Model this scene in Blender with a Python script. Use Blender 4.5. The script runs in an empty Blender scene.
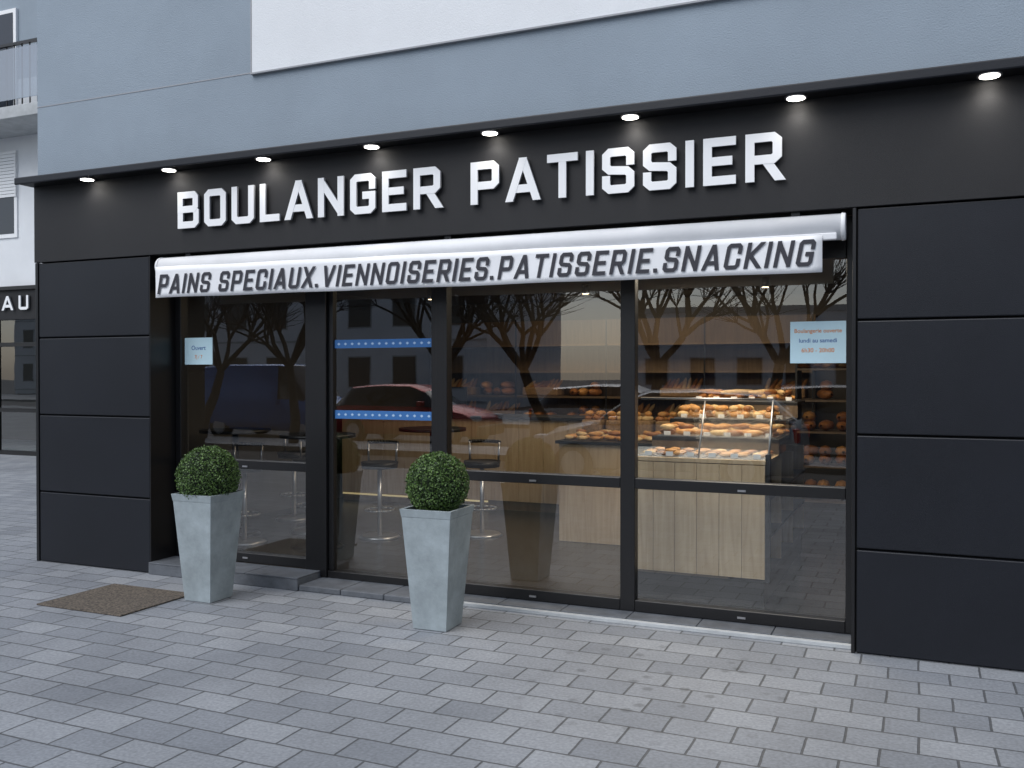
import bpy, bmesh, math, random
from mathutils import Vector, Matrix
random.seed(7)
S = bpy.context.scene
COL = S.collection

# ---------------------------------------------------------------- materials
def mat(name, col, rough=0.6, metal=0.0, var=0.0, vscale=3.0, bump=0.0, bscale=80.0, emit=None, estr=0.0, spec=0.5, col2=None):
    m = bpy.data.materials.new(name); m.use_nodes = True
    nt = m.node_tree; b = nt.nodes['Principled BSDF']
    b.inputs['Base Color'].default_value = (*col, 1)
    b.inputs['Roughness'].default_value = rough
    b.inputs['Metallic'].default_value = metal
    b.inputs['Specular IOR Level'].default_value = spec
    tc = nt.nodes.new('ShaderNodeTexCoord')
    if var > 0 or col2:
        n = nt.nodes.new('ShaderNodeTexNoise'); n.inputs['Scale'].default_value = vscale
        n.inputs['Detail'].default_value = 5; n.inputs['Roughness'].default_value = 0.65
        nt.links.new(tc.outputs['Object'], n.inputs['Vector'])
        r = nt.nodes.new('ShaderNodeValToRGB')
        c2 = col2 if col2 else tuple(min(1, c*(1+var)) for c in col)
        c1 = col if col2 else tuple(c*(1-var) for c in col)
        r.color_ramp.elements[0].position = 0.32; r.color_ramp.elements[1].position = 0.68
        r.color_ramp.elements[0].color = (*c1, 1); r.color_ramp.elements[1].color = (*c2, 1)
        nt.links.new(n.outputs['Fac'], r.inputs['Fac']); nt.links.new(r.outputs['Color'], b.inputs['Base Color'])
    if bump > 0:
        n2 = nt.nodes.new('ShaderNodeTexNoise'); n2.inputs['Scale'].default_value = bscale; n2.inputs['Detail'].default_value = 3
        nt.links.new(tc.outputs['Object'], n2.inputs['Vector'])
        bp = nt.nodes.new('ShaderNodeBump'); bp.inputs['Strength'].default_value = bump; bp.inputs['Distance'].default_value = 0.01
        nt.links.new(n2.outputs['Fac'], bp.inputs['Height']); nt.links.new(bp.outputs['Normal'], b.inputs['Normal'])
    if emit:
        b.inputs['Emission Color'].default_value = (*emit, 1); b.inputs['Emission Strength'].default_value = estr
    return m

def paving_mat(name, w, h, c1, c2, mortar, ms=0.006):
    m = bpy.data.materials.new(name); m.use_nodes = True
    nt = m.node_tree; L = nt.links; b = nt.nodes['Principled BSDF']
    tc = nt.nodes.new('ShaderNodeTexCoord')
    wn = nt.nodes.new('ShaderNodeTexNoise'); wn.inputs['Scale'].default_value = 2.2; wn.inputs['Detail'].default_value = 3
    L.new(tc.outputs['Object'], wn.inputs['Vector'])
    vs = nt.nodes.new('ShaderNodeVectorMath'); vs.operation = 'SUBTRACT'; vs.inputs[1].default_value = (.5, .5, .5)
    L.new(wn.outputs['Color'], vs.inputs[0])
    vm = nt.nodes.new('ShaderNodeVectorMath'); vm.operation = 'SCALE'; vm.inputs['Scale'].default_value = 0.022
    L.new(vs.outputs[0], vm.inputs[0])
    va = nt.nodes.new('ShaderNodeVectorMath'); va.operation = 'ADD'
    L.new(tc.outputs['Object'], va.inputs[0]); L.new(vm.outputs[0], va.inputs[1])
    br = nt.nodes.new('ShaderNodeTexBrick')
    br.inputs['Scale'].default_value = 1; br.inputs['Brick Width'].default_value = w; br.inputs['Row Height'].default_value = h
    br.inputs['Mortar Size'].default_value = ms; br.inputs['Mortar Smooth'].default_value = 0.3; br.offset = 0.5
    br.inputs['Color1'].default_value = (*c1, 1); br.inputs['Color2'].default_value = (*c2, 1); br.inputs['Mortar'].default_value = (*mortar, 1)
    L.new(va.outputs[0], br.inputs['Vector'])
    n1 = nt.nodes.new('ShaderNodeTexNoise'); n1.inputs['Scale'].default_value = 0.8; n1.inputs['Detail'].default_value = 6; n1.inputs['Roughness'].default_value = .7
    L.new(tc.outputs['Object'], n1.inputs['Vector'])
    r1 = nt.nodes.new('ShaderNodeMapRange'); r1.inputs['From Min'].default_value = .3; r1.inputs['From Max'].default_value = .7
    r1.inputs['To Min'].default_value = .78; r1.inputs['To Max'].default_value = 1.14
    L.new(n1.outputs['Fac'], r1.inputs['Value'])
    n2 = nt.nodes.new('ShaderNodeTexVoronoi'); n2.inputs['Scale'].default_value = 7.5
    L.new(tc.outputs['Object'], n2.inputs['Vector'])
    r2 = nt.nodes.new('ShaderNodeMapRange'); r2.inputs['From Min'].default_value = .14; r2.inputs['From Max'].default_value = .26
    r2.inputs['To Min'].default_value = .66; r2.inputs['To Max'].default_value = 1.0
    L.new(n2.outputs['Distance'], r2.inputs['Value'])
    # drips limited to a worn area on the pavement in front of the right-hand window
    dist = nt.nodes.new('ShaderNodeVectorMath'); dist.operation = 'DISTANCE'; dist.inputs[1].default_value = (-1.25, -.95, 0)
    L.new(tc.outputs['Object'], dist.inputs[0])
    r4 = nt.nodes.new('ShaderNodeMapRange'); r4.inputs['From Min'].default_value = 1.0; r4.inputs['From Max'].default_value = .45
    L.new(dist.outputs['Value'], r4.inputs['Value'])
    mxs = nt.nodes.new('ShaderNodeMix'); mxs.inputs['A'].default_value = 1.0
    L.new(r4.outputs[0], mxs.inputs['Factor']); L.new(r2.outputs[0], mxs.inputs['B'])
    n3 = nt.nodes.new('ShaderNodeTexNoise'); n3.inputs['Scale'].default_value = 60; n3.inputs['Detail'].default_value = 4
    L.new(tc.outputs['Object'], n3.inputs['Vector'])
    r3 = nt.nodes.new('ShaderNodeMapRange'); r3.inputs['From Min'].default_value = .3; r3.inputs['From Max'].default_value = .7
    r3.inputs['To Min'].default_value = .82; r3.inputs['To Max'].default_value = 1.18
    L.new(n3.outputs['Fac'], r3.inputs['Value'])
    m1 = nt.nodes.new('ShaderNodeMath'); m1.operation = 'MULTIPLY'; L.new(r1.outputs[0], m1.inputs[0]); L.new(mxs.outputs[0], m1.inputs[1])
    m2 = nt.nodes.new('ShaderNodeMath'); m2.operation = 'MULTIPLY'; L.new(m1.outputs[0], m2.inputs[0]); L.new(r3.outputs[0], m2.inputs[1])
    sc = nt.nodes.new('ShaderNodeVectorMath'); sc.operation = 'SCALE'
    L.new(br.outputs['Color'], sc.inputs[0]); L.new(m2.outputs[0], sc.inputs['Scale'])
    L.new(sc.outputs[0], b.inputs['Base Color'])
    b.inputs['Roughness'].default_value = .62
    inv = nt.nodes.new('ShaderNodeMath'); inv.operation = 'SUBTRACT'; inv.inputs[0].default_value = 1.0; L.new(br.outputs['Fac'], inv.inputs[1])
    ad = nt.nodes.new('ShaderNodeMath'); ad.operation = 'MULTIPLY_ADD'; ad.inputs[1].default_value = .3
    L.new(n3.outputs['Fac'], ad.inputs[0]); L.new(inv.outputs[0], ad.inputs[2])
    bp = nt.nodes.new('ShaderNodeBump'); bp.inputs['Strength'].default_value = .75; bp.inputs['Distance'].default_value = .007
    L.new(ad.outputs[0], bp.inputs['Height']); L.new(bp.outputs['Normal'], b.inputs['Normal'])
    return m

def glass_mat(name, base=0.10, tint=(0.86, 0.9, 0.9), k=.9):
    m = bpy.data.materials.new(name); m.use_nodes = True
    nt = m.node_tree; L = nt.links; nt.nodes.clear()
    o = nt.nodes.new('ShaderNodeOutputMaterial'); mx = nt.nodes.new('ShaderNodeMixShader')
    t = nt.nodes.new('ShaderNodeBsdfTransparent'); t.inputs[0].default_value = (*tint, 1)
    g = nt.nodes.new('ShaderNodeBsdfGlossy'); g.inputs['Roughness'].default_value = 0.0; g.inputs['Color'].default_value = (1, 1, 1, 1)
    lw = nt.nodes.new('ShaderNodeLayerWeight'); lw.inputs['Blend'].default_value = .5
    p = nt.nodes.new('ShaderNodeMath'); p.operation = 'POWER'; p.inputs[1].default_value = 4.0
    L.new(lw.outputs['Facing'], p.inputs[0])
    a = nt.nodes.new('ShaderNodeMath'); a.operation = 'MULTIPLY_ADD'; a.inputs[1].default_value = k; a.inputs[2].default_value = base
    L.new(p.outputs[0], a.inputs[0]); L.new(a.outputs[0], mx.inputs[0]); L.new(t.outputs[0], mx.inputs[1]); L.new(g.outputs[0], mx.inputs[2])
    tc = nt.nodes.new('ShaderNodeTexCoord'); n = nt.nodes.new('ShaderNodeTexNoise'); n.inputs['Scale'].default_value = 0.9
    L.new(tc.outputs['Object'], n.inputs['Vector'])
    bp = nt.nodes.new('ShaderNodeBump'); bp.inputs['Strength'].default_value = .05; bp.inputs['Distance'].default_value = .02
    L.new(n.outputs['Fac'], bp.inputs['Height']); L.new(bp.outputs['Normal'], g.inputs['Normal'])
    L.new(mx.outputs[0], o.inputs[0])
    return m

def oak_mat(name, c1, c2):
    m = bpy.data.materials.new(name); m.use_nodes = True
    nt = m.node_tree; L = nt.links; b = nt.nodes['Principled BSDF']
    tc = nt.nodes.new('ShaderNodeTexCoord'); mp = nt.nodes.new('ShaderNodeMapping'); mp.inputs['Scale'].default_value = (14, 14, 1.2)
    L.new(tc.outputs['Object'], mp.inputs[0])
    n = nt.nodes.new('ShaderNodeTexNoise'); n.inputs['Scale'].default_value = 1.5; n.inputs['Detail'].default_value = 6; n.inputs['Distortion'].default_value = 1.0
    L.new(mp.outputs[0], n.inputs[0])
    r = nt.nodes.new('ShaderNodeValToRGB'); r.color_ramp.elements[0].position = .3; r.color_ramp.elements[1].position = .7
    r.color_ramp.elements[0].color = (*c1, 1); r.color_ramp.elements[1].color = (*c2, 1)
    L.new(n.outputs['Fac'], r.inputs[0]); L.new(r.outputs[0], b.inputs['Base Color'])
    b.inputs['Roughness'].default_value = .5
    return m

def leaf_mat(name, dark, light):
    m = bpy.data.materials.new(name); m.use_nodes = True
    nt = m.node_tree; L = nt.links; b = nt.nodes['Principled BSDF']
    g = nt.nodes.new('ShaderNodeNewGeometry'); r = nt.nodes.new('ShaderNodeValToRGB')
    r.color_ramp.elements[0].color = (*dark, 1); r.color_ramp.elements[1].color = (*light, 1)
    L.new(g.outputs['Random Per Island'], r.inputs[0]); L.new(r.outputs[0], b.inputs['Base Color'])
    b.inputs['Roughness'].default_value = .45
    return m

M = {}
M['panel'] = mat('black_powdercoat', (.0090, .0105, .0150), .40, .0, .15, 1.3, .12, 200, spec=.35)
M['fascia'] = mat('charcoal_fascia', (.0175, .0175, .0190), .55, .0, .12, .9, .12, 240, spec=.3)
M['frame'] = mat('black_aluminium', (.007, .007, .008), .35, .0, 0, 1, .0)
M['gap'] = mat('shadow_gap_membrane', (.003, .003, .003), .9)
M['stucco'] = mat('blue_grey_render', (.270, .322, .375), .9, 0, .09, .55, .45, 110)
M['white_r'] = mat('white_render', (.74, .76, .78), .9, 0, .05, .9, .3, 120)
M['letter'] = mat('white_letter', (.84, .85, .86), .75, spec=.2)
M['letter_side'] = mat('letter_return', (.30, .31, .33), .5)
M['banner'] = mat('banner_vinyl', (.80, .81, .83), .7, 0, .03, 2, .12, 6, spec=.2)
M['btext'] = mat('banner_text', (.025, .025, .035), .6)
M['awn'] = mat('awning_white', (.72, .73, .75), .6, 0, .05, 3, spec=.25)
M['zinc'] = mat('zinc_planter', (.33, .38, .40), .5, .2, .20, 6, .12, 60)
M['soil'] = mat('soil', (.03, .02, .013), .95, 0, .3, 30, .5, 60)
M['leaf'] = leaf_mat('boxwood_leaf', (.016, .042, .010), (.12, .215, .045))
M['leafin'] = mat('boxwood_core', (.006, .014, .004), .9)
M['slate'] = mat('slate_threshold', (.10, .11, .125), .6, 0, .25, 8, .3, 60)
M['conc'] = mat('light_concrete', (.42, .44, .45), .8, 0, .15, 5, .3, 80)
M['mat'] = mat('coir_mat', (.035, .030, .025), .95, 0, 0, 60, .9, 130, col2=(.20, .165, .13))
M['asph'] = mat('asphalt', (.045, .046, .05), .85, 0, .2, 3, .4, 120)
M['paint'] = mat('road_paint', (.7, .7, .68), .7, 0, .15, 12)
M['pave'] = paving_mat('pavers', .30, .20, (.292, .308, .330), (.212, .228, .252), (.095, .10, .106))
M['tile'] = mat('dark_floor_tile', (.03, .03, .031), .25, 0, .2, 3)
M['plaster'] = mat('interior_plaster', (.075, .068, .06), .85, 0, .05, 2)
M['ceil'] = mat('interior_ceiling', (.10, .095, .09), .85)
M['oak'] = oak_mat('oak', (.42, .30, .18), (.56, .43, .28))
M['oak_d'] = oak_mat('oak_dark', (.10, .065, .038), (.16, .11, .065))
M['blk'] = mat('black_metal', (.012, .012, .013), .4)
M['steel'] = mat('brushed_steel', (.5, .5, .52), .3, .9)
M['br1'] = mat('bread_golden', (.50, .24, .07), .55, 0, .3, 25)
M['br2'] = mat('bread_brown', (.30, .12, .035), .55, 0, .3, 25)
M['br3'] = mat('bread_pale', (.62, .42, .20), .6, 0, .2, 25)
M['lamp'] = mat('lamp_glow', (1, 1, 1), .5, emit=(1, .95, .86), estr=12)
M['lampw'] = mat('lamp_glow_warm', (1, 1, 1), .5, emit=(1, .72, .42), estr=7)
M['led'] = mat('led_strip', (1, 1, 1), .5, emit=(1, .75, .3), estr=.35)
M['blue'] = mat('blue_vinyl', (.03, .14, .38), .6)
M['wvin'] = mat('white_vinyl', (.35, .50, .68), .6)
M['paper'] = mat('pale_blue_paper', (.52, .72, .80), .7, 0, .04, 6)
M['orange'] = mat('orange_print', (.65, .22, .04), .7)
M['bprint'] = mat('blue_print', (.04, .12, .35), .7)
M['glass'] = glass_mat('shop_glass', .15, (.84, .87, .86), .7)
M['cabglass'] = glass_mat('display_case_glass', .05, (.95, .97, .96), .6)
M['glass2'] = glass_mat('window_glass_upper', .25, (.45, .5, .54))
M['winD'] = mat('dark_window', (.03, .035, .045), .08)
M['bark'] = mat('bark', (.045, .04, .035), .9, 0, .3, 6, .4, 40)
M['tyre'] = mat('tyre', (.015, .015, .015), .8)
M['rim'] = mat('alloy_rim', (.5, .5, .52), .3, .8)
M['cglass'] = mat('car_glass', (.01, .013, .016), .05)
M['red'] = mat('red_plastic', (.55, .03, .03), .4)
M['wick'] = mat('wicker', (.26, .16, .08), .8, 0, .4, 60, .6, 90)

# ---------------------------------------------------------------- helpers
def link(o, parent=None):
    COL.objects.link(o)
    if parent: o.parent = parent
    return o
def empty(name, loc=(0, 0, 0)):
    e = bpy.data.objects.new(name, None); e.location = loc; e.empty_display_size = .2
    COL.objects.link(e); return e
def from_bm(bm, name, mats, parent=None, smooth=False, bevel=0):
    me = bpy.data.meshes.new(name); bm.normal_update(); bm.to_mesh(me); bm.free()
    for m in (mats if isinstance(mats, (list, tuple)) else [mats]): me.materials.append(m)
    if smooth:
        for p in me.polygons: p.use_smooth = True
    o = bpy.data.objects.new(name, me); link(o, parent)
    if bevel:
        b = o.modifiers.new('b', 'BEVEL'); b.width = bevel; b.segments = 2; b.limit_method = 'ANGLE'
    return o
def bm_box(bm, x0, x1, y0, y1, z0, z1, mi=0):
    v = [bm.verts.new(p) for p in ((x0,y0,z0),(x1,y0,z0),(x1,y1,z0),(x0,y1,z0),(x0,y0,z1),(x1,y0,z1),(x1,y1,z1),(x0,y1,z1))]
    for f in ((0,3,2,1),(4,5,6,7),(0,1,5,4),(1,2,6,5),(2,3,7,6),(3,0,4,7)):
        fc = bm.faces.new([v[i] for i in f]); fc.material_index = mi
def box(name, x0, x1, y0, y1, z0, z1, m, parent=None, bevel=0):
    bm = bmesh.new(); bm_box(bm, x0, x1, y0, y1, z0, z1)
    return from_bm(bm, name, m, parent, bevel=bevel)
def bm_cyl(bm, a, b, r0, r1, seg=12, mi=0, cap=True):
    a = Vector(a); b = Vector(b); d = (b-a).normalized()
    u = d.orthogonal().normalized(); w = d.cross(u)
    A = [bm.verts.new(a+(u*math.cos(t)+w*math.sin(t))*r0) for t in [2*math.pi*i/seg for i in range(seg)]]
    B = [bm.verts.new(b+(u*math.cos(t)+w*math.sin(t))*r1) for t in [2*math.pi*i/seg for i in range(seg)]]
    for i in range(seg):
        f = bm.faces.new((A[i], A[(i+1)%seg], B[(i+1)%seg], B[i])); f.material_index = mi; f.smooth = True
    if cap:
        f = bm.faces.new(A[::-1]); f.material_index = mi
        f = bm.faces.new(B); f.material_index = mi

# ---------------------------------------------------------------- stroke font
a_, b_, c_, d_ = .15, .85, .09, .91
oct_ = [(a_,1),(0,d_),(0,c_),(a_,0),(b_,0),(1,c_),(1,d_),(b_,1),(a_,1)]
GL = {
 'A': (1.1, [[(0,0),(.46,1)], [(1,0),(.54,1)], [(.22,.24),(.78,.24)]]),
 'B': (1, [[(0,.52),(0,1),(b_,1),(.96,.92),(.96,.61),(b_,.52),(0,.52)], [(0,.52),(0,0),(b_,0),(1,c_),(1,.43),(b_,.52)]]),
 'C': (1, [[(1,.70),(1,d_),(b_,1),(a_,1),(0,d_),(0,c_),(a_,0),(b_,0),(1,c_),(1,.30)]]),
 'E': (.93, [[(1,1),(0,1),(0,0),(1,0)], [(.15,.5),(.85,.5)]]),
 'G': (1, [[(1,.74),(1,d_),(b_,1),(a_,1),(0,d_),(0,c_),(a_,0),(b_,0),(1,c_),(1,.45),(.65,.45)]]),
 'I': (0, [[(.5,0),(.5,1)]]),
 'K': (1, [[(0,0),(0,1)], [(1,1),(.22,.5)], [(.22,.5),(1,0)]]),
 'L': (.86, [[(0,1),(0,0),(1,0)]]),
 'N': (1.05, [[(0,0),(0,1)], [(.10,.90),(.90,.10)], [(1,0),(1,1)]]),
 'O': (1, [oct_]),
 'P': (1, [[(0,0),(0,1),(b_,1),(1,d_),(1,.51),(b_,.42),(.6,.42)], [(.2,.42),(.6,.42)]]),
 'R': (1, [[(0,0),(0,1),(b_,1),(1,d_),(1,.53),(b_,.44),(.6,.44)], [(.2,.44),(.6,.44)], [(.60,.40),(1,0)]]),
 'S': (1, [[(1,.74),(1,d_),(b_,1),(a_,1),(0,d_),(0,.61),(a_,.52),(b_,.48),(1,.39),(1,c_),(b_,0),(a_,0),(0,c_),(0,.26)]]),
 'T': (1, [[(0,1),(1,1)], [(.5,.85),(.5,0)]]),
 'U': (1, [[(0,1),(0,c_),(a_,0),(b_,0),(1,c_),(1,1)]]),
 'V': (1.05, [[(0,1),(.47,0)], [(1,1),(.53,0)]]),
 'X': (1, [[(0,0),(1,1)], [(0,1),(1,0)]]),
 '.': (-1, []),
}
DIAG = {('K', 1), ('K', 2), ('X', 0), ('X', 1), ('R', 2), ('A', 0), ('A', 1), ('V', 0), ('V', 1)}
def ribbon(bm, pts, hw, y_front, y_back, xf, ymin=None, ymax=None, only=None):
    closed = pts[0] == pts[-1]
    P = [Vector((p[0], p[1])) for p in pts]
    if closed: P = P[:-1]
    n = len(P)
    if not closed:
        P[0] = P[0] + (P[0]-P[1]).normalized()*hw; P[-1] = P[-1] + (P[-1]-P[-2]).normalized()*hw
    Lf, Rt = [], []
    for i in range(n):
        d0 = (P[i]-P[i-1]).normalized() if (i > 0 or closed) else None
        d1 = (P[(i+1) % n]-P[i]).normalized() if (i < n-1 or closed) else None
        if d0 is None: d0 = d1
        if d1 is None: d1 = d0
        n0 = Vector((-d0.y, d0.x)); n1 = Vector((-d1.y, d1.x)); mm = n0+n1
        if mm.length < 1e-4: mm = n0
        mm.normalize(); k = min(1/max(.2, mm.dot(n0)), 1.9)
        Lf.append(P[i]+mm*hw*k); Rt.append(P[i]-mm*hw*k)
    if ymin is not None:
        for lst in (Lf, Rt):
            for i, nb in ((0, 1), (n-1, n-2)):
                if only is not None and i != (0 if only == 0 else n-1): continue
                p = lst[i].copy(); q = lst[nb].copy()
                lim = ymin if p.y < (ymin+ymax)/2 else ymax
                if abs(p.y-q.y) > 1e-6:
                    f = (lim-q.y)/(p.y-q.y); lst[i] = q+(p-q)*f
    def mk(p, y): x, z = xf(p.x, p.y); return bm.verts.new((x, y, z))
    lf = [mk(p, y_front) for p in Lf]; rf = [mk(p, y_front) for p in Rt]
    lb = [mk(p, y_back) for p in Lf]; rb = [mk(p, y_back) for p in Rt]
    rng = range(n) if closed else range(n-1)
    for i in rng:
        j = (i+1) % n
        f = bm.faces.new((lf[i], rf[i], rf[j], lf[j])); f.material_index = 0
        f = bm.faces.new((lf[i], lf[j], lb[j], lb[i])); f.material_index = 1
        f = bm.faces.new((rf[j], rf[i], rb[i], rb[j])); f.material_index = 1
    if not closed:
        f = bm.faces.new((lf[0], lb[0], rb[0], rf[0])); f.material_index = 1
        f = bm.faces.new((lf[-1], rf[-1], rb[-1], lb[-1])); f.material_index = 1
def stroke_text(name, txt, x0, x1, zfun, h, y, depth, mats, parent, s=.2, w=.74, space=.5, slant=0.0, off=.0008):
    sw = s*h
    def gw(c):
        if c == ' ': return space*h
        k = GL[c][0]
        if k == -1: return sw*1.1
        if k == 0: return sw
        return k*w*h
    tot = sum(gw(c) for c in txt)
    gap = (x1-x0-slant*h-tot)/(len(txt)-1)
    bm = bmesh.new(); cx = x0
    for c in txt:
        cw = gw(c)
        if c == '.':
            xx, zz = cx, zfun(cx)
            bm_box(bm, xx, xx+cw, y-depth, y, zz, zz+sw*1.1)
        elif c != ' ':
            for si, st in enumerate(GL[c][1]):
                pts = [(sw/2+px*(cw-sw), sw/2+pz*(h-sw)) for px, pz in st]
                base = zfun(cx+cw/2)
                xf = lambda a, b, cx=cx, base=base: (cx+a+slant*b, base+b)
                dg = (c, si) in DIAG
                only = None
                if c == 'K': only = 0 if si == 1 else 1
                if c == 'R' and si == 2: only = 1
                ribbon(bm, pts, sw/2, y-depth+si*off, y, xf, 0 if dg else None, h if dg else None, only)
        cx += cw+gap
    bmesh.ops.recalc_face_normals(bm, faces=bm.faces)
    return from_bm(bm, name, mats, parent)

# ================================================================ GROUND
ground = box('ground', -260, 260, -260, 260, -.42, -.12, M['asph'])
bm = bmesh.new(); bm_box(bm, -60, 34, -7.2, 14, -.40, 0)
pavement = from_bm(bm, 'pavement', M['pave'])
kerb = empty('kerb')
bm = bmesh.new()
for i in range(94): bm_box(bm, -60+i+.004, -59+i-.004, -7.42, -7.204, -.3, .004)
from_bm(bm, 'kerbstones', M['conc'], kerb, bevel=.01)
median = box('tree_strip_pavement', -60, 34, -12.6, -10.6, -.3, .0, M['pave'])
far_pave = box('pavement_across_street', -70, 60, -31.5, -21, -.3, .0, M['pave'])
marks = empty('parking_markings')
for i in range(12):
    box('bay_line', -50+i*5.6, -49.88+i*5.6, -9.5, -7.5, -.125, -.116, M['paint'], marks)

# ================================================================ BAKERY
B = empty('bakery_building')
GY = .31
XL, XJ0, XJ1 = -6.94, -5.654, -.358
box('upper_wall', -6.905, 16, .0, 12, 3.262, 13.5, M['stucco'], B)
box('upper_wall_joint', -6.906, -4.63, -.003, .01, 3.870, 3.878, M['letter_side'], B)
box('white_render_band', -4.61, 16, -.022, .0, 3.865, 4.75, M['white_r'], B)
box('white_band_edge', -4.622, -4.6115, -.024, .0, 3.865, 4.75, M['letter_side'], B)
box('white_band_drip', -4.622, 16, -.030, -.001, 3.853, 3.8645, M['letter_side'], B)
for k, wx in enumerate((-5.9, -2.6, .8, 4.2)):
    for zz in (4.9, 7.9, 10.8):
        if zz == 4.9 and wx < -4.6: continue
        box('window_frame', wx, wx+1.3, -.03, .02, zz, zz+1.5, M['letter'], B)
        box('window_pane', wx+.06, wx+1.24, -.036, -.031, zz+.06, zz+1.44, M['winD'], B)
for a, b in ((XL, .98), (.98, 4.94)):
    box('fascia_panel', a+.0012, b-.0012, -.012, .03, 2.553, 3.198, M['fascia'], B, .0025)
box('fascia_back', XL+.01, 8, .031, .28, 2.556, 3.197, M['gap'], B)
box('ledge', -6.97, 8, -.15, .12, 3.199, 3.225, M['frame'], B, .004)
box('ledge_front_roll', -6.98, 8, -.172, -.1505, 3.190, 3.250, M['panel'], B, .009)
box('ledge_top', -6.97, 8, -.150, -.001, 3.2255, 3.246, M['frame'], B, .003)
zs = [.0, .60, 1.255, 1.91, 2.549]
def pier(xa, xb, widths):
    box('pier_substrate', xa+.004, xb-.004, .028, .40, .002, 2.549, M['gap'], B)
    for (pa, pb) in widths:
        for z0, z1 in zip(zs[:-1], zs[1:]):
            box('cassette_panel', pa+.006, pb-.006, .0, .027, z0+.006, z1-.006, M['panel'], B, .006)
pier(XL, XJ0, [(XL+.035, XJ0-.0)])
box('pier_edge_trim', XL, XL+.032, -.004, .35, .0, 2.55, M['frame'], B, .003)
box('jamb_left', XJ0-.0035, XJ0+.004, .0, .27, .0, 2.55, M['frame'], B)
pier(XJ1, 5.4, [(XJ1+.022, 1.55), (1.55, 3.4), (3.4, 5.3)])
box('pier_edge_trim', XJ1, XJ1+.020, -.006, .35, .0, 2.551, M['frame'], B, .003)
box('pier_far', 5.4, 16, .0, .4, 0, 3.19, M['panel'], B)
box('side_wall', XL+.02, XL+.2, .41, 12, .0, 3.25, M['plaster'], B)
box('side_wall', 2.3, 2.5, .41, 7, .0, 3.25, M['plaster'], B)
box('back_wall', XL+.2, 2.3, 6.6, 6.8, .0, 3.25, M['plaster'], B)
box('inner_pier_face', XL+.2, XJ0, .402, .43, 0, 2.6, M['plaster'], B)
box('inner_pier_face', XJ1, 2.3, .402, .43, 0, 2.6, M['plaster'], B)
box('shop_floor', XL+.2, 2.3, .30, 6.6, .002, .035, M['tile'], B)
box('shop_ceiling', XL+.2, 2.3, .36, 6.6, 2.62, 2.68, M['ceil'], B)
box('threshold_step', XJ0+.005, -4.20, -.03, .29, .0, .085, M['slate'], B, .006)
for i in range(3):
    box('step_tile', XJ0+.01+i*.483, XJ0+.01+i*.483+.477, -.034, .262, .0852, .097, M['slate'], B, .003)
for i in range(3):
    box('door_threshold', -4.195+i*.365, -4.195+i*.365+.361, -.02, .29, .0, .045, M['slate'], B, .008)
for i in range(6):
    box('window_sill', -3.09+i*.455, -3.09+i*.455+.451, .10, .29, .0, .032, M['slate'], B, .004)
box('sill_edge', -3.09, XJ1-.002, .06, .098, .0, .026, M['conc'], B, .004)
def fr(x0, x1, z0, z1, y0=.27, y1=.35, nm='window_frame'): box(nm, x0, x1, y0, y1, z0, z1, M['frame'], B, .004)
TOP = 2.553
fr(XJ0+.005, XJ0+.065, .10, TOP)
fr(-4.335, -4.145, .05, TOP, .255, .36)
fr(-3.205, -3.115, .05, TOP)
fr(-1.82, -1.72, .035, TOP)
fr(XJ1-.05, XJ1-.002, .035, TOP)
for a, b, lo in ((XJ0+.066, -4.336, .10), (-3.114, -1.821, .035), (-1.719, XJ1-.051, .035)):
    fr(a, b, lo, lo+.075); fr(a, b, .845, .915); fr(a, b, 2.30, TOP)
fr(-4.144, -3.206, .045, .10, nm='door_rail'); fr(-4.144, -3.206, 2.30, TOP, nm='door_rail')
fr(-4.144, -4.10, .101, 2.299, .285, .335, 'door_stile'); fr(-3.25, -3.206, .101, 2.299, .285, .335, 'door_stile')
for cx in (-4.95, -2.47, -1.05):
    for zz in (.86, .06):
        if zz < .1 and cx < -4: zz = .13
        box('frame_clip', cx, cx+.05, .262, .2695, zz, zz+.012, M['steel'], B)
def pane(nm, x0, x1, z0, z1):
    bm = bmesh.new(); v = [bm.verts.new(p) for p in ((x0, GY, z0), (x1, GY, z0), (x1, GY, z1), (x0, GY, z1))]; bm.faces.new(v)
    from_bm(bm, nm, M['glass'], B)
for a, b, lo in ((XJ0+.066, -4.336, .17), (-3.114, -1.821, .11), (-1.719, XJ1-.051, .11)):
    pane('glass_pane', a, b, lo, .846); pane('glass_pane', a, b, .914, 2.302)
pane('door_glass', -4.10, -3.25, .10, 2.30)

DL = empty('fascia_downlights')
for x in (1.30, .331, -.662, -1.647, -2.604, -3.516, -4.45, -5.36, -6.23):
    bm = bmesh.new()
    bm_cyl(bm, (x, -.09, 3.199), (x, -.09, 3.186), .062, .062, 20, 0)
    bm_cyl(bm, (x, -.09, 3.1858), (x, -.09, 3.1835), .050, .050, 20, 1)
    from_bm(bm, 'downlight', [M['steel'], M['lamp']], DL)
    l = bpy.data.lights.new('downlight_beam', 'SPOT'); l.energy = 5.5; l.spot_size = math.radians(150); l.spot_blend = 1
    l.shadow_soft_size = .05; l.color = (1, .95, .88)
    o = bpy.data.objects.new('downlight_beam', l); o.location = (x, -.09, 3.176); o.rotation_euler = (math.radians(4), 0, 0); link(o, DL)

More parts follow.
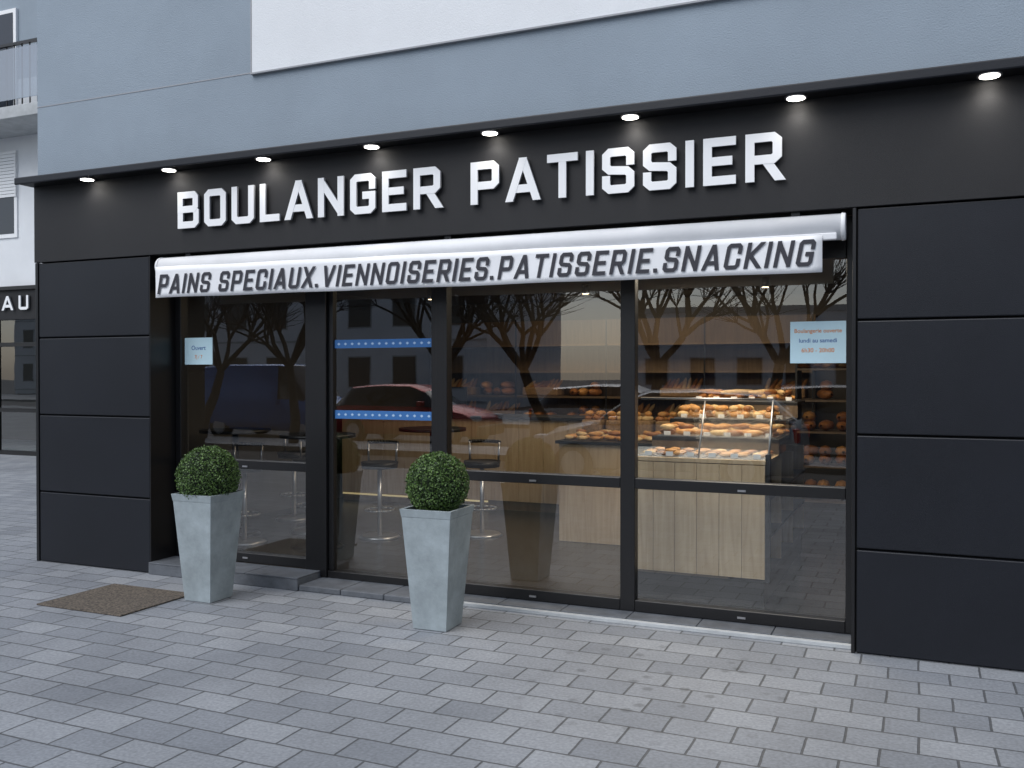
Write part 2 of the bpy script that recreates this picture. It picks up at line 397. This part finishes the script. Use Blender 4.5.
SG = empty('shop_name_sign')
stroke_text('sign_letters', 'BOULANGER PATISSIER', -5.315, -.745, lambda x: 2.735, .283, -.03, .018, [M['letter'], M['letter_side']], SG, s=.185, w=.74, space=.42)
AW = empty('roller_awning')
bm = bmesh.new(); bm_cyl(bm, (-5.53, .03, 2.452), (-.42, .03, 2.452), .076, .076, 28)
from_bm(bm, 'awning_cassette', M['awn'], AW)
bm = bmesh.new(); bm_cyl(bm, (-.4195, .03, 2.452), (-.395, .03, 2.452), .082, .078, 28); bm_cyl(bm, (-5.5305, .03, 2.452), (-5.555, .03, 2.452), .082, .078, 28)
from_bm(bm, 'cassette_end_cap', M['awn'], AW, bevel=.004)
box('awning_front_bar', -5.52, -.44, -.052, -.03, 2.37, 2.41, M['awn'], AW, .006)
for x in (-5.3, -3.0, -.7):
    box('awning_bracket', x, x+.05, .02, .26, 2.50, 2.552, M['frame'], AW)
BN = empty('awning_banner')
bm = bmesh.new(); n = 60; x0, x1 = -5.53, -.517
rows = 6; g = []
for i in range(n+1):
    t = i/n; x = x0+(x1-x0)*t; zt = 2.447+(2.398-2.447)*t; zb = 2.203+(2.186-2.203)*t
    g.append([bm.verts.new((x, -.062+.004*math.sin(t*23+j*.5)*(j/rows), zt+(zb-zt)*j/rows+.002*math.sin(t*31))) for j in range(rows+1)])
for i in range(n):
    for j in range(rows): bm.faces.new((g[i][j], g[i][j+1], g[i+1][j+1], g[i+1][j]))
o = from_bm(bm, 'banner_cloth', M['banner'], BN, True)
sm = o.modifiers.new('s', 'SOLIDIFY'); sm.thickness = .002
stroke_text('banner_letters', 'PAINS SPECIAUX.VIENNOISERIES.PATISSERIE.SNACKING', -5.505, -.545,
            lambda x: 2.230-.008*(x+5.5)/5, .153, -.069, .0015, [M['btext'], M['btext']], BN, s=.155, w=.60, space=.22, slant=.2, off=.0003)

VB = empty('door_vinyl_bands')
for zc in (1.83, 1.294):
    box('band', -4.098, -3.252, .3055, .3075, zc-.032, zc+.032, M['blue'], VB)
    bm = bmesh.new()
    for i in range(14):
        cx = -4.06+i*.06
        v = [bm.verts.new((cx+a, .3045, zc+b)) for a, b in ((-.014, 0), (0, -.011), (.014, 0), (0, .011))]; bm.faces.new(v)
    from_bm(bm, 'band_motif', M['wvin'], VB)
def poster(x0, x1, z0, z1, lines):
    P = empty('paper_notice')
    box('sheet', x0, x1, .3035, .3055, z0, z1, M['paper'], P)
    for (t, zz, sz, m) in lines:
        c = bpy.data.curves.new('notice_text', 'FONT'); c.body = t; c.size = sz; c.align_x = 'CENTER'; c.offset = .0004
        o = bpy.data.objects.new('notice_text', c); o.location = ((x0+x1)/2, .3025, zz); o.rotation_euler = (math.pi/2, 0, 0)
        c.materials.append(m); link(o, P)
poster(-.738, -.412, 1.668, 1.924, [('Boulangerie ouverte', 1.855, .034, M['orange']), ('lundi au samedi', 1.795, .036, M['bprint']), ('6h30 - 20h00', 1.735, .036, M['orange'])])
poster(-5.575, -5.285, 1.68, 1.90, [('Ouvert', 1.80, .05, M['bprint']), ('7j / 7', 1.73, .04, M['orange'])])

# ================================================================ PLANTERS
def planter(x, y, ballr, ballz, seed, yaw=0):
    rnd = random.Random(seed)
    P = empty('potted_boxwood', (x, y, 0)); P.rotation_euler = (0, 0, yaw)
    bm = bmesh.new()
    H = .76; bt, tp, rim = .115, .168, .178
    lv = [(.004, bt), (.02, bt+.001), (H-.05, tp), (H-.048, tp+.002), (H, rim), (H, rim-.02), (H-.06, rim-.026)]
    loops = []
    for z, r in lv: loops.append([bm.verts.new((sx*r, sy*r, z)) for sx, sy in ((-1,-1),(1,-1),(1,1),(-1,1))])
    bm.faces.new(loops[0][::-1])
    for a, b in zip(loops[:-1], loops[1:]):
        for i in range(4): bm.faces.new((a[i], a[(i+1)%4], b[(i+1)%4], b[i]))
    from_bm(bm, 'zinc_pot', M['zinc'], P, bevel=.004)
    box('soil', -.15, .15, -.15, .15, H-.07, H-.045, M['soil'], P)
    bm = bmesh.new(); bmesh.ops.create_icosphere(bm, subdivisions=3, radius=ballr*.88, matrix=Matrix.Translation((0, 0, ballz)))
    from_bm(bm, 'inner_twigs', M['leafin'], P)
    bm = bmesh.new()
    for k in range(10000):
        d = Vector((rnd.gauss(0, 1), rnd.gauss(0, 1), rnd.gauss(0, 1))).normalized()
        lump = 1+.035*math.sin(d.x*9+seed)*math.sin(d.y*8+1)*math.cos(d.z*10)
        rr = ballr*lump*(.84+.16*rnd.random()**.7)
        if rnd.random() < .04: rr *= 1.035
        c = d*rr+Vector((0, 0, ballz))
        nrm = (d*.6+Vector((rnd.gauss(0, .6), rnd.gauss(0, .6), rnd.gauss(0, .6)))).normalized()
        u = nrm.orthogonal().normalized(); u.rotate(Matrix.Rotation(rnd.random()*6.28, 3, nrm)); w = nrm.cross(u)
        L = rnd.uniform(.006, .0095); W = L*.58
        v = [bm.verts.new(c+q) for q in (-u*L, -w*W+nrm*.001, u*L, w*W+nrm*.001)]; bm.faces.new(v)
    from_bm(bm, 'boxwood_leaves', M['leaf'], P)
planter(-4.64, -.47, .220, .872, 3)
planter(-2.80, -.455, .202, .905, 11, .03)

bm = bmesh.new()
bm_box(bm, -5.60, -4.82, -1.10, -.42, .001, .012)
from_bm(bm, 'doormat', M['mat'], bevel=.004)

# ================================================================ INTERIOR
def loaf(bm, c, L, W, Hh, ang, mi, bend=0.0, seg=8, ring=7, tilt=0.0):
    R = Matrix.Rotation(ang, 3, 'Z') @ Matrix.Rotation(tilt, 3, 'Y')
    prev = None
    for i in range(ring+1):
        t = i/ring*2-1; r = max(.08, (1-abs(t)**2.6))**.6
        ring_v = []
        for k in range(seg):
            a = 2*math.pi*k/seg
            p = Vector((t*L/2, math.cos(a)*W/2*r+bend*t*t, math.sin(a)*Hh/2*r*(1+.08*math.sin(i*2.4))))
            ring_v.append(bm.verts.new(R @ p+Vector(c)))
        if prev:
            for k in range(seg):
                f = bm.faces.new((prev[k], prev[(k+1)%seg], ring_v[(k+1)%seg], ring_v[k])); f.material_index = mi; f.smooth = True
        prev = ring_v
BR = [M['br1'], M['br2'], M['br3']]
def pastry_field(nm, parent, x0, x1, y0, y1, z, kind, dens, rnd):
    bm = bmesh.new()
    y = y0
    sx, sy, L, W, H = {'croissant': (.13, .09, .13, .055, .045), 'baguette': (.075, .5, .5, .06, .05), 'roll': (.1, .09, .085, .075, .055), 'loaf': (.16, .28, .26, .13, .11), 'tart': (.11, .11, .09, .09, .03)}[kind]
    while y < y1-1e-6:
        x = x0
        while x < x1:
            if rnd.random() < dens:
                for lay in range(2 if rnd.random() < .5 and kind != 'tart' else 1):
                    ang = rnd.gauss(0, .3) + (math.pi/2 if kind in ('baguette', 'loaf') else 0)
                    loaf(bm, (x+rnd.gauss(0, .008), y+sy/2+rnd.gauss(0, .008), z+H/2+lay*H*.8), L*rnd.uniform(.85, 1.1), W, H, ang, rnd.choice([0, 0, 1, 2] if kind != 'loaf' else [1, 1, 0]), bend=.03 if kind == 'croissant' else 0)
            x += sx
        y += sy
    return from_bm(bm, nm, BR, parent)
rnd = random.Random(4)
C = empty('bread_display_counter')
for i in range(6):
    a = -1.87+i*.1535
    box('oak_plank', a+.001, a+.1525, .72, .745, .22, .985, M['oak'], C, .002)
box('counter_plinth', -1.86, -.96, .77, 2.9, .036, .2, M['blk'], C)
box('counter_carcass', -1.86, -1.2, .746, 2.9, .201, .985, M['oak_d'], C)
box('counter_end_post', -.948, -.92, .72, .80, .2, 1.06, M['blk'], C)
for z in (.22, .48, .74):
    box('side_shelf', -1.199, -.93, .75, 2.9, z, z+.022, M['blk'], C)
    for y in (1.4, 2.1, 2.85):
        box('side_divider', -1.198, -.935, y, y+.02, z+.0225, z+.237, M['oak'], C)
for z in (.763, .503):
    for (ya, yb) in ((.8, 1.38), (1.45, 2.08), (2.15, 2.8)):
        pastry_field('shelf_loaves', C, -1.08, -.98, ya, yb, z, 'loaf', .6, rnd)
tiers = [(.72, 1.25, .99, 'tart'), (1.252, 1.8, 1.10, 'croissant'), (1.802, 2.35, 1.21, 'roll'), (2.352, 2.9, 1.34, 'baguette')]
for (ya, yb, z, k) in tiers:
    box('tier_deck', -1.87, -.93, ya, yb, z, z+.03, M['oak'] if z < 1.05 else M['blk'], C, .003)
    if z > 1.05: box('tier_riser', -1.87, -.93, ya, ya+.015, z-.10, z-.001, M['oak_d'], C)
    box('steel_tray', -1.84, -.96, ya+.03, yb-.03, z+.031, z+.037, M['steel'], C)
    pastry_field('pastries', C, -1.78, -.98, ya+.05, yb-.05, z+.038, k, .92, rnd)
    bm = bmesh.new()
    for i in range(6):
        xx = -1.78+i*.15; bm_box(bm, xx, xx+.05, ya+.012, ya+.015, z+.04, z+.07)
    from_bm(bm, 'price_tags', M['letter'], C)
def vpane(nm, pts, parent, m):
    bm = bmesh.new(); bm.faces.new([bm.verts.new(p) for p in pts]); from_bm(bm, nm, m, parent)
vpane('case_front_glass', [(-1.87, .73, 1.02), (-.93, .73, 1.02), (-.93, .95, 1.42), (-1.87, .95, 1.42)], C, M['cabglass'])
vpane('case_end_glass', [(-.928, .73, 1.02), (-.928, 1.6, 1.02), (-.928, 1.6, 1.46), (-.928, .95, 1.42)], C, M['cabglass'])
bm = bmesh.new(); bm_cyl(bm, (-1.87, .95, 1.425), (-.93, .95, 1.425), .008, .008, 8); bm_cyl(bm, (-.93, .73, 1.02), (-.93, .95, 1.42), .008, .008, 8); bm_cyl(bm, (-1.4, .73, 1.02), (-1.4, .95, 1.42), .006, .006, 8)
from_bm(bm, 'case_rails', M['steel'], C)
C2 = empty('bread_display_island')
box('island_body', -3.1, -2.1, 2.5, 3.3, .036, .95, M['oak'], C2, .004)
box('island_top', -3.13, -2.07, 2.47, 3.33, .951, .98, M['blk'], C2, .003)
pastry_field('pastries', C2, -3.05, -2.15, 2.55, 3.0, .982, 'croissant', .9, rnd)
for i in range(4):
    box('basket', -3.08+i*.25, -2.87+i*.25, 3.06, 3.3, .982, 1.15, M['wick'], C2, .02)
    pastry_field('basket_rolls', C2, -3.03+i*.25, -2.88+i*.25, 3.08, 3.25, 1.14, 'roll', 1, rnd)
C3 = empty('service_counter')
for i in range(13):
    a = -6.6+i*.3
    box('oak_panel', a+.002, a+.298, 4.1, 4.13, .14, 1.08, M['oak'], C3, .002)
box('counter_body', -6.6, -2.7, 4.131, 4.6, .036, 1.08, M['oak_d'], C3)
box('counter_top', -6.65, -2.65, 4.06, 4.65, 1.081, 1.12, M['blk'], C3, .004)
box('led_strip', -6.6, -4.6, 4.115, 4.128, .11, .130, M['led'], C3)
box('cash_register_base', -5.3, -4.95, 4.2, 4.5, 1.121, 1.2, M['blk'], C3, .01)
box('cash_register_screen', -5.28, -4.97, 4.3, 4.33, 1.2005, 1.45, M['blk'], C3, .006)
C4 = empty('bread_wall_shelving')
box('back_panel', -6.4, -1.2, 6.50, 6.53, .9, 2.35, M['oak_d'], C4)
for z in (.95, 1.28, 1.62, 1.98):
    box('shelf_board', -6.4, -1.2, 6.1, 6.49, z, z+.025, M['oak_d'], C4)
    for seg in range(8):
        a = -6.35+seg*.645
        if z > 1.6 or rnd.random() < .2: continue
        if rnd.random() < .4:
            pastry_field('loaves', C4, a+.08, a+.55, 6.15, 6.42, z+.026, 'loaf', .9, rnd)
        else:
            box('wicker_basket', a+.03, a+.55, 6.14, 6.44, z+.026, z+.14, M['wick'], C4, .02)
            bm = bmesh.new()
            for k in range(8):
                loaf(bm, (a+.08+k*.06, 6.3, z+.16), .24, .055, .055, rnd.gauss(0, .3), rnd.choice([0, 0, 1, 2]), tilt=-.9+rnd.gauss(0, .25))
            from_bm(bm, 'baguettes', BR, C4)
for x in (-6.41, -5.1, -3.8, -2.5, -1.19):
    box('shelf_upright', x-.008, x+.008, 6.08, 6.098, .9, 2.35, M['blk'], C4)
C5 = empty('bread_rack')
for z in (.3, .65, 1.0, 1.32, 1.64):
    box('rack_shelf', -1.15, .3, 4.2, 4.6, z, z+.02, M['oak_d'], C5)
    pastry_field('loaves', C5, -1.05, .25, 4.24, 4.5, z+.021, 'loaf' if z < 1.5 else 'baguette', .8, rnd)
for x in (-1.17, .3): box('rack_side', x, x+.02, 4.2, 4.6, .04, 1.9, M['blk'], C5)
def table(x, y, h=1.06, r=.34):
    T = empty('bar_table', (x, y, 0)); bm = bmesh.new()
    bm_cyl(bm, (0, 0, h-.03), (0, 0, h), r, r, 28); bm_cyl(bm, (0, 0, .06), (0, 0, h-.03), .03, .03, 12)
    bm_cyl(bm, (0, 0, .036), (0, 0, .06), .24, .2, 24)
    from_bm(bm, 'table_body', M['blk'], T)
def stool(x, y, h=.76):
    T = empty('bar_stool', (x, y, 0)); bm = bmesh.new()
    bm_cyl(bm, (0, 0, h-.06), (0, 0, h), .17, .18, 20, 0); bm_cyl(bm, (0, 0, .06), (0, 0, h-.06), .022, .022, 10, 1)
    bm_cyl(bm, (0, 0, .036), (0, 0, .06), .2, .17, 20, 1)
    for k in range(14):
        a0, a1 = [math.pi*(.1+.8*q/14) for q in (k, k+1)]
        bm_cyl(bm, (.17*math.cos(a0), .17*math.sin(a0), h+.18), (.17*math.cos(a1), .17*math.sin(a1), h+.18), .018, .018, 6, 0)
    for a in (.1, .9): bm_cyl(bm, (.16*math.cos(a*math.pi), .16*math.sin(a*math.pi), h-.02), (.17*math.cos(a*math.pi), .17*math.sin(a*math.pi), h+.18), .012, .012, 6, 1)
    for k in range(16):
        a0, a1 = 2*math.pi*k/16, 2*math.pi*(k+1)/16
        bm_cyl(bm, (.14*math.cos(a0), .14*math.sin(a0), .3), (.14*math.cos(a1), .14*math.sin(a1), .3), .009, .009, 6, 1)
    from_bm(bm, 'stool_body', [M['blk'], M['steel']], T)
table(-6.15, 1.6); table(-5.0, 1.35); table(-4.5, 2.6)
stool(-5.75, 1.25); stool(-5.55, 2.0); stool(-4.75, 2.0); stool(-3.9, 2.5); stool(-6.2, 2.6)
CL = empty('ceiling_spotlights')
for x in (-5.5, -3.5, -1.5):
    for y in (1.4, 4.4):
        bm = bmesh.new(); bm_cyl(bm, (x, y, 2.619), (x, y, 2.52), .045, .045, 14, 0); bm_cyl(bm, (x, y, 2.519), (x, y, 2.515), .035, .035, 14, 1)
        from_bm(bm, 'spot_can', [M['blk'], M['lampw']], CL)
def area(nm, loc, sx, sy, e, col, rot=(0, 0, 0)):
    l = bpy.data.lights.new(nm, 'AREA'); l.shape = 'RECTANGLE'; l.size = sx; l.size_y = sy; l.energy = e; l.color = col
    o = bpy.data.objects.new(nm, l); o.location = loc; o.rotation_euler = rot; link(o, CL)
W = (1, .78, .54)
area('display_light', (-1.35, 1.4, 2.50), .9, 1.8, 66, (1, .84, .65))
area('wall_light', (-3.0, 5.3, 2.5), 3.6, .4, 24, W, (math.radians(25), 0, 0))
area('room_light', (-3.8, 2.8, 2.5), 2.4, 1.4, 20, W)

# ================================================================ NEIGHBOUR
N = empty('apartment_building_next_door'); NY = 7.25
box('white_wall', -40, XL-.01, NY, NY+9, 3.3, 7.4, M['white_r'], N)
box('upper_blue_wall', -40, XL-.01, NY+.02, NY+9, 7.4, 14, M['stucco'], N)
box('storefront_fascia', -40, XL-.01, NY-.06, NY+.3, 2.68, 3.30, M['fascia'], N)
box('fascia_trim', -40, XL-.01, NY-.12, NY-.061, 3.26, 3.33, M['frame'], N)
box('shop_back', -40, XL-.01, NY+3, NY+3.2, 0, 3.2, M['plaster'], N)
x = -24
while x < XL-.3:
    box('storefront_mullion', x, x+.09, NY-.02, NY+.08, 0, 2.68, M['frame'], N)
    bm = bmesh.new(); v = [bm.verts.new(p) for p in ((x+.09, NY+.03, .1), (x+1.4, NY+.03, .1), (x+1.4, NY+.03, 2.68), (x+.09, NY+.03, 2.68))]; bm.faces.new(v)
    from_bm(bm, 'storefront_glass', M['glass'], N)
    for zz in (0, .85, 2.15): box('storefront_transom', x+.091, x+1.399, NY-.01, NY+.07, zz, zz+.08, M['frame'], N)
    x += 1.4
NS = empty('neighbour_shop_sign')
stroke_text('sign_letters', 'BUREAU', -18.35, -15.9, lambda x: 2.86, .28, NY-.08, .03, [M['letter'], M['letter_side']], NS, s=.2, w=.95)
box('balcony_slab', -22, -12.6, NY-1.0, NY, 6.28, 6.5, M['conc'], N, .01)
box('balcony_glass', -22, -12.6, NY-.97, NY-.955, 6.62, 7.55, M['glass2'], N)
for i in range(48):
    xx = -22+i*.2
    box('rail_bar', xx, xx+.018, NY-.95, NY-.93, 6.5, 7.6, M['frame'], N)
box('handrail', -22, -12.6, NY-.98, NY-.92, 7.601, 7.65, M['frame'], N)
for (xa, z0, z1) in ((-17.7, 4.3, 6.0), (-17.7, 6.55, 8.8), (-15.2, 6.55, 8.8)):
    box('window_frame', xa, xa+1.4, NY-.03, NY+.05, z0, z1, M['letter'], N)
    box('window_pane', xa+.08, xa+.68, NY-.036, NY-.031, z0+.08, z1-.08, M['winD'], N)
    box('window_pane', xa+.74, xa+1.32, NY-.036, NY-.031, z0+.08, z1-.08, M['winD'], N)
for k in range(14):
    box('shutter_slat', -17.7, -16.3, NY-.055, NY-.04, 5.1+k*.065, 5.155+k*.065, M['letter'], N)

# ================================================================ ACROSS THE STREET
def block(nm, x0, x1, y, depth, h, m, fl=3.0, ww=1.3, gap=2.6):
    Bk = empty(nm); box('walls', x0, x1, y-depth, y, -.1, h, m, Bk)
    box('parapet', x0-.1, x1+.1, y-depth-.1, y+.1, h, h+.35, M['conc'], Bk)
    bm = bmesh.new(); bw = bmesh.new(); z = 1.0
    while z+1.6 < h:
        xx = x0+1
        while xx+ww < x1-.6:
            bm_box(bm, xx, xx+ww, y, y+.03, z, z+1.5); bm_box(bw, xx-.07, xx+ww+.07, y-.005, y+.02, z-.07, z+1.57)
            xx += gap
        bm_box(bw, x0, x1, y-.004, y+.05, z-.75, z-.65)
        z += fl
    from_bm(bm, 'windows', M['winD'], Bk); from_bm(bw, 'window_surrounds', M['conc'], Bk)
    return Bk
block('white_apartment_block', -46, -19, -34, 10, 8, M['white_r'])
block('low_white_terrace', -15.5, 1, -46, 10, 5, M['white_r'])
block('grey_apartment_block', 3, 24, -36, 10, 9, M['stucco'])
block('white_office_block', -74, -50, -38, 10, 9, M['white_r'])

def tree_mesh(seed):
    rnd = random.Random(seed); bm = bmesh.new()
    def limb(p, d, L, r, lev):
        n = 3 if lev < 3 else 2; q = p
        for i in range(n):
            d2 = (d+Vector((rnd.gauss(0, .14), rnd.gauss(0, .14), rnd.gauss(0, .08)+.06))).normalized()
            q2 = q+d2*L/n; r2 = r*(1-.22*(i+1)/n) if lev < 3 else r*(1-.7*(i+1)/n)
            bm_cyl(bm, q, q2, r*(1-.22*i/n) if lev < 3 else r*(1-.7*i/n), r2, 7 if lev < 2 else 4, 0, False)
            q, d = q2, d2
        if lev == 3: return
        k = (6, 4, 12)[lev] if lev < 3 else 0
        a0 = rnd.random()*6.28
        for i in range(k):
            a = a0+i*6.283/k+rnd.gauss(0, .25)
            sp = (.95, .8, .8)[lev]
            ax = d.orthogonal().normalized(); ax.rotate(Matrix.Rotation(a, 3, d))
            nd = (d+ax*sp*rnd.uniform(.6, 1.25)+Vector((0, 0, .25))).normalized()
            limb(q, nd, (1.0, .8, 1.1)[lev]*rnd.uniform(.75, 1.2), r*(.48, .6, .26)[lev], lev+1)
    limb(Vector((0, 0, -.1)), Vector((0, 0, 1)), 1.9, .13, 0)
    me = bpy.data.meshes.new('pollarded_tree'); bm.to_mesh(me); bm.free(); me.materials.append(M['bark']); return me
tms = [tree_mesh(s) for s in (1, 5, 9)]
for i, x in enumerate((-19.5, -16.4, -13.4, -9.6, -6.9, -4.7, -2.4, .5, 4)):
    o = bpy.data.objects.new('pollarded_tree', tms[i % 3]); o.location = (x, -11.6+random.uniform(-.3, .3), 0); o.rotation_euler = (0, 0, i*1.3); link(o)

def car(nm, x, y, yaw, col, van=False):
    C = empty(nm, (x, y, -.12)); C.rotation_euler = (0, 0, yaw)
    pm = mat(nm+'_paint', col, .25, .2)
    if van: st = [(-2.2,.9,.95,.86,.8),(-2.15,1.05,1.9,.9,.8),(-1.0,1.08,1.98,.93,.82),(.6,1.08,1.98,.93,.82),(.9,1.08,1.95,.93,.8),(1.45,1.05,1.12,.92,.8),(2.0,.85,.9,.88,.72),(2.2,.6,.65,.78,.6)]
    else: st = [(-2.08,.80,.86,.74,.6),(-1.98,.93,1.0,.82,.62),(-1.55,.95,1.40,.86,.6),(-.6,.95,1.47,.88,.62),(.15,.94,1.45,.88,.62),(.55,.93,1.30,.88,.62),(1.05,.92,.96,.87,.66),(1.7,.78,.84,.84,.62),(2.05,.6,.66,.74,.5)]
    bm = bmesh.new(); rings = []
    for (sx, belt, roof, w, rw) in st:
        zb = .24
        rings.append([bm.verts.new((sx, yy, zz)) for yy, zz in ((-w*.95, zb), (-w, .5), (-w*.97, belt), (-rw, roof-.02), (-rw*.8, roof+.02), (rw*.8, roof+.02), (rw, roof-.02), (w*.97, belt), (w, .5), (w*.95, zb))])
    for i in range(len(rings)-1):
        for k in range(10):
            f = bm.faces.new((rings[i][k], rings[i+1][k], rings[i+1][(k+1)%10], rings[i][(k+1)%10]))
            cab = st[i][2]-st[i][1] > .15 or st[i+1][2]-st[i+1][1] > .15
            big = st[i][2]-st[i][1] > .15 and st[i+1][2]-st[i+1][1] > .15
            if k in (2, 6) and cab and (not van or st[i][0] > .3): f.material_index = 1
            if k in (3, 4, 5) and cab and not big: f.material_index = 1
    bm.faces.new(rings[0]); bm.faces.new(rings[-1][::-1])
    bmesh.ops.recalc_face_normals(bm, faces=bm.faces)
    from_bm(bm, 'body', [pm, M['cglass']], C, True, bevel=.02)
    for wx in (-1.3, 1.32):
        for s in (-1, 1):
            bm = bmesh.new(); yy = s*.80
            bm_cyl(bm, (wx, yy-.1, .315), (wx, yy+.1, .315), .315, .315, 24, 0)
            bm_cyl(bm, (wx, yy+s*.101, .315), (wx, yy+s*.112, .315), .2, .19, 16, 1)
            from_bm(bm, 'wheel', [M['tyre'], M['rim']], C)
    for s in (-1, 1):
        box('headlamp', 1.85, 2.06, s*.62-.13, s*.62+.13, .60, .74, M['letter'], C, .03)
        box('tail_lamp', -2.09, -1.96, s*.68-.09, s*.68+.09, .72, .92, M['red'], C, .02)
        box('mirror', .55, .68, s*.95-.09, s*.95+.09, .95, 1.07, pm, C, .02)
    box('bumper', 1.9, 2.12, -.72, .72, .26, .5, M['blk'], C, .04)
    box('number_plate', -2.12, -2.085, -.26, .26, .5, .61, M['letter'], C)
car('parked_car', -3.7, -8.45, math.pi, (.48, .50, .52))
car('parked_van', -16.0, -14.4, 0, (.03, .14, .42), True)
car('parked_car', -11.6, -14.2, 0, (.45, .03, .03))
car('parked_car', -6.2, -14.3, 0, (.5, .5, .5))
car('parked_car', -1.2, -14.3, 0, (.05, .06, .08))

# ================================================================ LIGHT (soft hazy daylight)
w = bpy.data.worlds.new('World'); S.world = w; w.use_nodes = True
nt = w.node_tree; bg = nt.nodes['Background']
sk = nt.nodes.new('ShaderNodeTexSky'); sk.sky_type = 'NISHITA'; sk.sun_disc = False
el, az = math.radians(48), math.radians(205)
sk.sun_elevation = el; sk.sun_rotation = az; sk.air_density = 1.0; sk.dust_density = 1.6; sk.ozone_density = 2.5
hs = nt.nodes.new('ShaderNodeHueSaturation'); hs.inputs['Saturation'].default_value = .62
nt.links.new(sk.outputs[0], hs.inputs['Color'])
nt.links.new(hs.outputs[0], bg.inputs[0]); bg.inputs[1].default_value = .15
sun = bpy.data.lights.new('sun', 'SUN'); sun.energy = 2.0; sun.angle = math.radians(50); sun.color = (.97, .985, 1)
so = bpy.data.objects.new('sun', sun); d = Vector((math.sin(az)*math.cos(el), math.cos(az)*math.cos(el), math.sin(el)))
so.rotation_euler = d.to_track_quat('Z', 'Y').to_euler(); link(so)

# ================================================================ CAMERA
cam = bpy.data.cameras.new('camera'); cam.lens = 32.7; cam.sensor_width = 36; cam.clip_end = 800
co = bpy.data.objects.new('camera', cam); co.location = (0, -5.66, 1.6)
co.rotation_euler = (math.radians(90-.6), 0, math.radians(23.7)); link(co)
S.camera = co
S.view_settings.view_transform = 'Standard'; S.view_settings.look = 'None'; S.view_settings.exposure = 0
